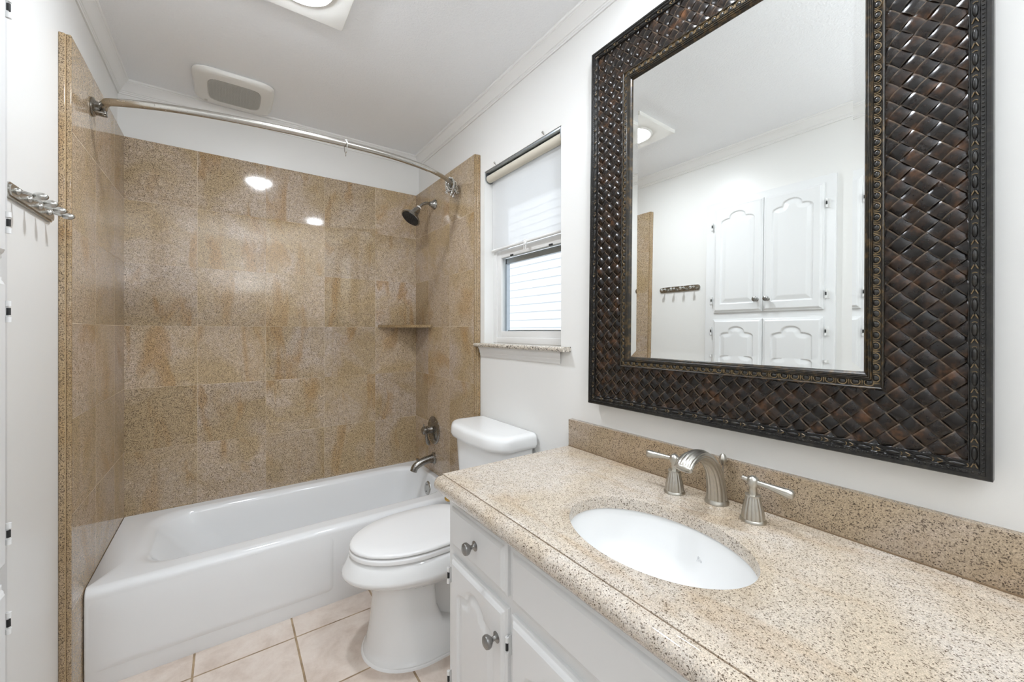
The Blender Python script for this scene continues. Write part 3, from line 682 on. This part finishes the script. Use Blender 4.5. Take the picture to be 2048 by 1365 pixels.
dr = vfront('drawer_front', .803, 1.098, .612, .742)
build('knob', knob_mesh((VX-.018, .945, .677), (-1, 0, 0)), M['knob'], dr, label='pewter knob')
d1 = vfront('door', .803, 1.098, .13, .582, arch_poly(.295, .452, .048, .055, .045, .060))
build('knob', knob_mesh((VX-.018, .838, .497), (-1, 0, 0)), M['knob'], d1, label='pewter knob')
vfront('false_drawer_front', -.03, .785, .612, .742)
d2 = vfront('door', .380, .785, .13, .580, arch_poly(.405, .45, .06, .055, .05, .065))
d3 = vfront('door', -.03, .372, .13, .580, arch_poly(.402, .45, .06, .055, .05, .065))
def hinges(door, x, y, zs, sx, sy):
    for z in zs:
        a, b = hinge_mesh(x, y, z, sx, sy); h_ = build('hinge', a, M['hinge'], door); build('hinge_pin', b, M['dark'], h_)
hinges(d1, VX, 1.104, (.515, .20), -1, 1); hinges(d2, VX, .791, (.497, .20), -1, 1)
build('towel_bar_post', MB().lathe([(0, 0), (.014, 0), (.014, .004), (.007, .008), (.006, .052), (.011, .058), (.012, .068), (.008, .074), (0, .075)], (.592, VY1, .713), (0, 1, 0), 22), M['brass'], van, label='small brass post')

# ------------------------------------------------------------------ countertop with oval cutout
SX, SY, SA, SB = .772, .548, .150, .212; GX = .555; CY0, CY1 = -.45, 1.157; CZ = .81
ct = thing('countertop', (.82, .35, .77), 'speckled beige granite vanity counter with an oval sink cutout', 'countertop')
def slab_hole():
    m = MB(); X0, X1 = GX, 1.112
    angs = sorted(set([2*PI*k/96 for k in range(96)]+[math.atan2((y-SY)/SB, (x-SX)/SA) % (2*PI) for x in (X0, X1) for y in (CY0, CY1)]))
    inn, out = [], []
    for a in angs:
        dx, dy = SA*math.cos(a), SB*math.sin(a); inn.append((SX+dx, SY+dy))
        t = min([((X1 if dx > 0 else X0)-SX)/dx if abs(dx) > 1e-9 else 1e9, ((CY1 if dy > 0 else CY0)-SY)/dy if abs(dy) > 1e-9 else 1e9]); out.append((SX+dx*t, SY+dy*t))
    zt, zb = CZ, CZ-.030; ins = lambda e: [(SX+(x-SX)*(1+e), SY+(y-SY)*(1+e)) for x, y in inn]
    L = lambda P, z: [(x, y, z) for x, y in P]
    m.rings([L(out, zb), L(out, zt), L(ins(.015), zt), L(ins(.004), zt-.0010), L(inn, zt-.0035), L(inn, zb)], False, False)
    a = len(m.v)-len(angs); n = len(angs)
    for k in range(n): l = (k+1) % n; m.Fc(a+k, k, l, a+l)
    return m
build('counter_slab', slab_hole(), M['counter'], ct, smooth=30)
nose = [(GX-.002, CZ-.0025), (GX-.004, CZ), (GX-.010, CZ)]+[(GX-.012-.024*math.sin(a), CZ-.0235+.0235*math.cos(a)) for a in [PI*i/12 for i in range(1, 12)]]+[(GX-.012, CZ-.047), (GX-.002, CZ-.047)]
m = MB(); rr = []
for y, e in ((CY0, 0), (CY1-.014, 0), (CY1-.006, .3), (CY1-.001, .75), (CY1+.001, 1.0)):
    rr.append([(GX-.002-(GX-.002-x)*(1-e*.35), y, CZ-.0235+(z-CZ+.0235)*(1-e*.25)) for x, z in nose])
m.rings(rr); build('bullnose_edge', m, M['counter'], ct, smooth=50)
build('joint', MB().box(GX-.002, GX+.0002, CY0, CY1-.002, CZ-.046, CZ-.0022), plain('brown joint', srgb(120, 98, 74), .6), ct, smooth=0)
bs = build('backsplash', MB().box(1.093, XR-.0005, CY0, 1.156, CZ+.0005, .914, .0012), M['splash'], label='granite backsplash strip standing along the wall behind the faucet', cat='backsplash')
build('joint', MB().box(1.0905, 1.0935, CY0, 1.154, CZ+.0003, CZ+.0028), plain('brown sealant', srgb(128, 106, 82), .5), bs, smooth=0)

# undermount sink
snk = thing('sink', (SX, SY, .64), 'white oval undermount sink set into the granite counter', 'sink')
m = MB(); rr = []
for s, z in ((1.14, CZ-.031), (1.03, CZ-.031), (1.02, CZ-.036), (.99, CZ-.060), (.93, CZ-.100), (.82, CZ-.135), (.62, CZ-.158), (.38, CZ-.166), (.16, CZ-.169)):
    rr.append([(SX+SA*s*math.cos(a), SY+SB*s*math.sin(a), z) for a in [2*PI*k/64 for k in range(64)]])
out = [[(SX+SA*s*math.cos(a), SY+SB*s*math.sin(a), z) for a in [2*PI*k/64 for k in range(64)]] for s, z in ((.16, CZ-.18), (.5, CZ-.175), (.95, CZ-.13), (1.14, CZ-.045))]
m.rings(rr+out+[rr[0]], False, False); build('basin', m, M['porcelain'], snk, smooth=60)
build('drain', MB().lathe([(0, 0), (.028, 0), (.030, .003), (.020, .004), (.018, .002), (0, .002)], (SX, SY, CZ-.170), (0, 0, 1), 28), M['nickel'], snk)
# small grey maker mark on the rear slope
m = MB(); q = []
def onb(u, v): # point on the rear bowl slope
    a = -.16+u/SB; s_ = np.interp(v, [0, .02], [.925, .955])-.006; z = np.interp(s_+.006, [.93, .99], [CZ-.100, CZ-.060]); return (SX+SA*s_*math.cos(a), SY+SB*s_*math.sin(a), z)
for pts in ([(-.008, .006), (-.006, .018), (-.005, .012), (-.003, .017), (-.003, .007)], [(-.001, .008), (.0005, .013), (.002, .009)], [(.003, .013), (.0035, .007), (.005, .011), (.006, .008)]):
    m.tube([onb(-u, v) for u, v in pts], .00028, 5)
build('maker_mark', m, M['grey'], snk, label='tiny grey script mark')

# ------------------------------------------------------------------ faucet
fa = thing('faucet', (1.045, SY, CZ), 'brushed nickel widespread faucet with fluted spout and two lever handles', 'faucet')
fp = bez([(1.048, SY, CZ+.004), (1.045, SY, CZ+.045), (1.029, SY, CZ+.090), (1.000, SY, CZ+.122), (.962, SY, CZ+.1395), (.926, SY, CZ+.1385), (.904, SY, CZ+.131), (.893, SY, CZ+.120)], 8)
sp = build('spout', MB().tube(fp, interp([.0262, .0238, .0196, .0160, .0140, .0140, .0140, .0138], 8), 112, flute=14, fl=.075, up=(1, 0, 0), squash=interp([1, 1, 1.04, 1.14, 1.32, 1.48, 1.58, 1.62], 8)), M['nickel'], fa, smooth=60)
build('base_ring', MB().lathe([(0, 0), (.0295, 0), (.0295, .004), (.0278, .007), (.0266, .011), (0, .011)], (1.048, SY, CZ), (0, 0, 1), 36), M['nickel'], sp)
d = (fp[-1]-fp[-2]).normalized(); wv = Vector((0, 1, 0)); uv = d.cross(wv)
def tipring(k, h): return [fp[-1]+d*h+uv*(.0138*k*math.cos(q_))+wv*(.0224*k*math.sin(q_)) for q_ in [2*PI*i/40 for i in range(40)]]
m = MB(); m.rings([tipring(.98, -.003), tipring(1.03, -.002), tipring(1.04, .002), tipring(.98, .0035), tipring(.75, .0035), tipring(.72, .001)]); build('spout_tip', m, M['nickel'], sp)
build('lift_rod', MB().tube([(1.079, SY, CZ), (1.079, SY, CZ+.098)], .0025, 8).lathe([(0, 0), (.004, 0), (.006, .004), (.010, .012), (.0105, .018), (.007, .027), (0, .032)], (1.079, SY, CZ+.092), (0, 0, 1), 40, flute=8, fl=.12), M['nickel'], fa)
def handle(y, s):
    c = (1.018, y, CZ)
    h_ = build('handle', MB().lathe([(0, 0), (.0282, 0), (.0282, .004), (.026, .007)], c, (0, 0, 1), 36).lathe([(0, .006), (.0254, .0065), (.0243, .018), (.0212, .034), (.0165, .052), (.0148, .058), (0, .059)], c, (0, 0, 1), 112, flute=14, fl=.07)
               .lathe([(0, .058), (.0166, .058), (.0166, .062), (.0095, .063), (.0085, .067), (.0082, .080), (.0105, .083), (.0125, .088), (.0128, .095), (.0102, .102), (.0045, .106), (0, .1065)], c, (0, 0, 1), 28), M['nickel'], fa, smooth=45)
    z = CZ+.093
    pts = [(1.018, y-s*.024, z+.003), (1.018, y-s*.010, z+.001), (1.018, y, z), (1.017, y+s*.030, z-.001), (1.015, y+s*.060, z-.003), (1.013, y+s*.078, z-.004), (1.0125, y+s*.084, z-.0045), (1.0122, y+s*.087, z-.0048)]
    build('lever', MB().tube(pts, [.0048, .0058, .0052, .0062, .0092, .0112, .0094, .004], 48, flute=12, fl=.08), M['nickel'], h_, smooth=60)
handle(.651, 1); handle(.446, -1)

# ------------------------------------------------------------------ framed mirror (leans: bottom stands off the wall)
FW, FH, FB = .944, 1.267, .175
tilt = .0150
mir = thing('framed_mirror', (1.0665, .084, 1.0), 'tall rectangular mirror in a dark woven leather frame above the counter', 'mirror', rot=(0, tilt, 0))
# local frame: x = depth away from the room (0 = front plane), y = across, z = up
def rectring(s, d): return [(d, s, s), (d, FW-s, s), (d, FW-s, FH-s), (d, s, FH-s)]
def sweep(m, prof):
    for (s0, d0), (s1, d1) in zip(prof[:-1], prof[1:]):
        a, b = [m.V(p) for p in rectring(s0, d0)], [m.V(p) for p in rectring(s1, d1)]
        for k in range(4): l = (k+1) % 4; m.Fc(a[k], a[l], b[l], b[k])
def along(s, pitch, fn, m):
    """call fn at evenly spaced points on the four sides of the rectangle inset by s"""
    for y0, z0, y1, z1 in ((s, s, FW-s, s), (FW-s, s, FW-s, FH-s), (FW-s, FH-s, s, FH-s), (s, FH-s, s, s)):
        L = math.hypot(y1-y0, z1-z0); n = max(1, round((L-pitch)/pitch)); t = Vector((0, (y1-y0)/L, (z1-z0)/L)); nrm = Vector((0, -t.z, t.y))
        for k in range(n+1): fn(Vector((0, y0, z0))+t*(pitch/2+(L-pitch)*k/n), t, nrm)
def ell(m, c, t, n, a, b, h, seg=10):
    rr = []
    for j in range(5):
        k = PI/2*j/5; rr.append([c+t*(a*math.cos(k)*math.cos(q_))+n*(b*math.cos(k)*math.sin(q_))+Vector((-h*math.sin(k), 0, 0)) for q_ in [2*PI*i/seg for i in range(seg)]])
    m.rings(rr, False, True)
m = MB(); sweep(m, [(.002, .030), (0, .026), (0, .003), (.002, .0005), (.0075, .0005), (.0085, .003), (.0145, .003), (.0150, .0055), (.0160, .0065), (.0265, .0065), (.0275, .004), (.0285, .004), (.0290, .010), (.031, .012)])
def bead(c, t, n): ell(m, c+Vector((.0035, 0, 0)), t, n, .0022, .0022, .0022, 6)
along(.0115, .0075, bead, m)
def leaf(c, t, n):
    ell(m, c+Vector((.0075, 0, 0)), t, n, .0125, .0042, .0052)
    for s_ in (-1, 1): ell(m, c+t*.0175+n*(s_*.0022)+Vector((.0075, 0, 0)), (t*.9+n*(s_*.35)).normalized(), n, .0062, .0020, .0045, 8)
along(.0212, .043, leaf, m)
m.cur = 1
def tip(c, t, n):
    for s_ in (-1, 1): m.tube([c+t*.0235+n*(s_*.0040)+Vector((.0040, 0, 0)), c+t*.0165+n*(s_*.0008)+Vector((.0022, 0, 0))], .0009, 5)
    m.tube([c-t*.0125+n*(.003*math.cos(q_))-t*(.002*math.sin(q_))+Vector((.0055, 0, 0)) for q_ in [PI*i/5 for i in range(6)]], .0008, 5)
along(.0212, .043, tip, m)
build('outer_molding', m, [M['carved'], M['gilt']], mir, local=True, smooth=40, label='carved black molding with worn gold tips')
# woven panel
S0, S1 = .0288, .143
me_v, me_f, wear = [], [], []
E = .0262; rt = math.sqrt(.5); NP, NQ = 11, 9
ii = int(1.7/E)
for i in range(-ii, ii):
    for j in range(-ii, ii):
        cy, cz = FW/2+(i-j)*E*rt, FH/2+(i+j)*E*rt
        mg = E*.75
        if not (S0-mg < cy < FW-S0+mg and S0-mg < cz < FH-S0+mg): continue
        if S1+mg < cy < FW-S1-mg and S1+mg < cz < FH-S1-mg: continue
        over = (i+j) % 2 == 0
        du = Vector((0, rt, rt)) if over else Vector((0, -rt, rt)); dv = Vector((0, -rt, rt)) if over else Vector((0, rt, rt))
        rt1, rt2, shade = random.uniform(-.05, .05), random.uniform(-.05, .05), random.random()
        base = len(me_v)
        for a in range(NP):
            pp = -1+2*a/(NP-1)
            for b in range(NQ):
                qq = -1+2*b/(NQ-1)
                pu, qv = pp*E*.55, qq*E*.485*(1-.03*pp*pp)
                h = .0040*math.cos(PI/2*min(1, abs(pp)*1.02))**.9-.0030 + .0012*(1-qq*qq) + rt1*pu + rt2*qv
                c = du*pu+dv*qv; y, z = cy+c.y, cz+c.z
                y = min(max(y, S0), FW-S0); z = min(max(z, S0), FH-S0)
                if S1 < y < FW-S1 and S1 < z < FH-S1:
                    opts = [(y-S1, 0), (FW-S1-y, 1), (z-S1, 2), (FH-S1-z, 3)]; k = min(opts)[1]
                    if k == 0: y = S1
                    elif k == 1: y = FW-S1
                    elif k == 2: z = S1
                    else: z = FH-S1
                me_v.append((.0105-h, y, z)); wear.append((min(1, max(0, (qq-.76)/.24)*.95+max(0, (-qq-.8)/.2)*.25), shade))
        for a in range(NP-1):
            for b in range(NQ-1): k = base+a*NQ+b; me_f.append((k, k+1, k+NQ+1, k+NQ))
me = bpy.data.meshes.new('woven_panel'); me.from_pydata(me_v, [], me_f)
ca = me.color_attributes.new('wear', 'FLOAT_COLOR', 'POINT'); ca.data.foreach_set('color', np.array([(a, b, 0, 1) for a, b in wear], dtype=np.float32).ravel())
me.materials.append(M['weave']); me.polygons.foreach_set('use_smooth', [True]*len(me.polygons))
wp = bpy.data.objects.new('woven_panel', me); COL.objects.link(wp); wp.parent = mir; ORG[wp] = ORG[mir]; wp['label'] = 'dark brown woven leather strips'
m = MB(); sweep(m, [(.0285, .0145), (.146, .0145)]); build('backing', m, M['black'], mir, local=True)
# inner molding
m = MB(); sweep(m, [(.141, .013), (.1415, .004), (.1435, .0025), (.1455, .004), (.146, .0075), (.1590, .0075), (.1595, .004), (.1605, .0025), (.1615, .0025), (.1622, .005), (.1630, .0040), (.1650, .0045), (.1656, .0075), (.1664, .0065), (.1685, .0075), (.1690, .0105), (.1698, .0095), (.1730, .0125), (.1750, .0165), (.1755, .0185)])
build('inner_molding', m, M['fluted'], mir, local=True, smooth=30, label='fluted molding with worn gold lines')
m = MB(); 
def eggd(c, t, n): ell(m, c+Vector((.008, 0, 0)), t, n, .0068, .0060, .0040, 12)
def eggr(c, t, n):
    m.cur = 1; m.tube([c+t*(.0078*math.cos(q_))-n*(.0070*math.sin(q_))+n*.0012+Vector((.0052, 0, 0)) for q_ in [PI*(-.15+1.3*i/10) for i in range(11)]], .0010, 5)
    d0 = c+t*.0109+Vector((.0055, 0, 0)); m.tube([d0+n*.005, d0-n*.005], [.0016, .0006], 5); m.cur = 0
along(.1528, .0218, eggd, m); along(.1528, .0218, eggr, m)
build('egg_and_dart', m, [M['black'], M['gilt']], mir, local=True, smooth=50, label='row of black ovals rimmed in worn gold')
# bevelled glass
m = MB(); bw, slope = .020, .048
gl0, gl1 = FB-.003, FB+bw
a = [m.V(p) for p in rectring(gl0, .0180-(bw+.003)*slope)]; b = [m.V(p) for p in rectring(gl1, .0180)]
for k in range(4): l = (k+1) % 4; m.Fc(a[k], a[l], b[l], b[k])
m.Fc(*b); build('mirror_glass', m, M['mirror'], mir, local=True, smooth=0)

# ------------------------------------------------------------------ hook rack on the left wall
rack = thing('hook_rack', (XL, 1.635, 1.60), 'satin metal rack of four hooks on the left wall', 'hook rack')
m = MB(); pl = rrect(.31, .038, .0188, 8, 1.635, 1.602)
m.prism(pl, lambda u, v, h: (h, u, v), XL+.0005, XL+.006)
pl2 = rrect(.300, .028, .0138, 8, 1.635, 1.602); m.prism(pl2, lambda u, v, h: (h, u, v), XL+.006, XL+.010); build('plate', m, M['hook'], rack)
for k in range(4):
    y = 1.525+k*.073
    m = MB(); m.lathe([(0, 0), (.009, 0), (.0085, .004), (.005, .008), (0, .010)], (XL+.009, y, 1.606), (1, 0, 0), 16)
    m.tube(bez([(XL+.010, y, 1.606), (XL+.020, y, 1.606), (XL+.030, y, 1.603), (XL+.038, y, 1.601)], 5), [.0038]*10+[.0034]*6, 10)
    m.ball((XL+.048, y, 1.601), .0108, 16, (1.35, .9, .9)); build('hook', m, M['hook'], rack)

# ------------------------------------------------------------------ built-in linen cabinet on the left wall
lin = thing('linen_cabinet', (XL, 1.08, 0), 'white built-in linen cabinet with arched panel doors on the left wall', 'cabinet')
FX = XL+.020
m = MB(); m.box(XL+.0003, FX, .735, 1.432, 0.0, 2.140, .0015); build('face_frame', m, M['cab'], lin, smooth=30)
lmap = lambda y0, z0: (lambda u, v, d: (FX+d, y0+u, z0+v))
DL, DR = (1.081, 1.375), (.783, 1.078)
def ldoor(rng, z0, z1, arch=True, kz=None, hz=()):
    w, h = rng[1]-rng[0], z1-z0
    d = build('door', mapped(door_mesh(w, h, arch_poly(w, h, .046, .055, .046, .06)), lmap(rng[0], z0)), M['cab'], lin, smooth=28)
    inner = rng[0] if rng is DL else rng[1]; outer = rng[1]+.006 if rng is DL else rng[0]-.006; s = 1 if rng is DL else -1
    if kz: build('knob', knob_mesh((FX+.018, inner+s*.028, kz), (1, 0, 0), .95), M['knob'], d, label='pewter knob')
    hinges(d, FX, outer, hz, 1, s)
for rng in (DL, DR):
    ldoor(rng, 1.420, 2.100, True, 1.492, (1.502, 1.985))
    ldoor(rng, .735, 1.378, True, .80, (1.303, .805))
    ldoor(rng, .12, .700, True, .62, (.605, .22))
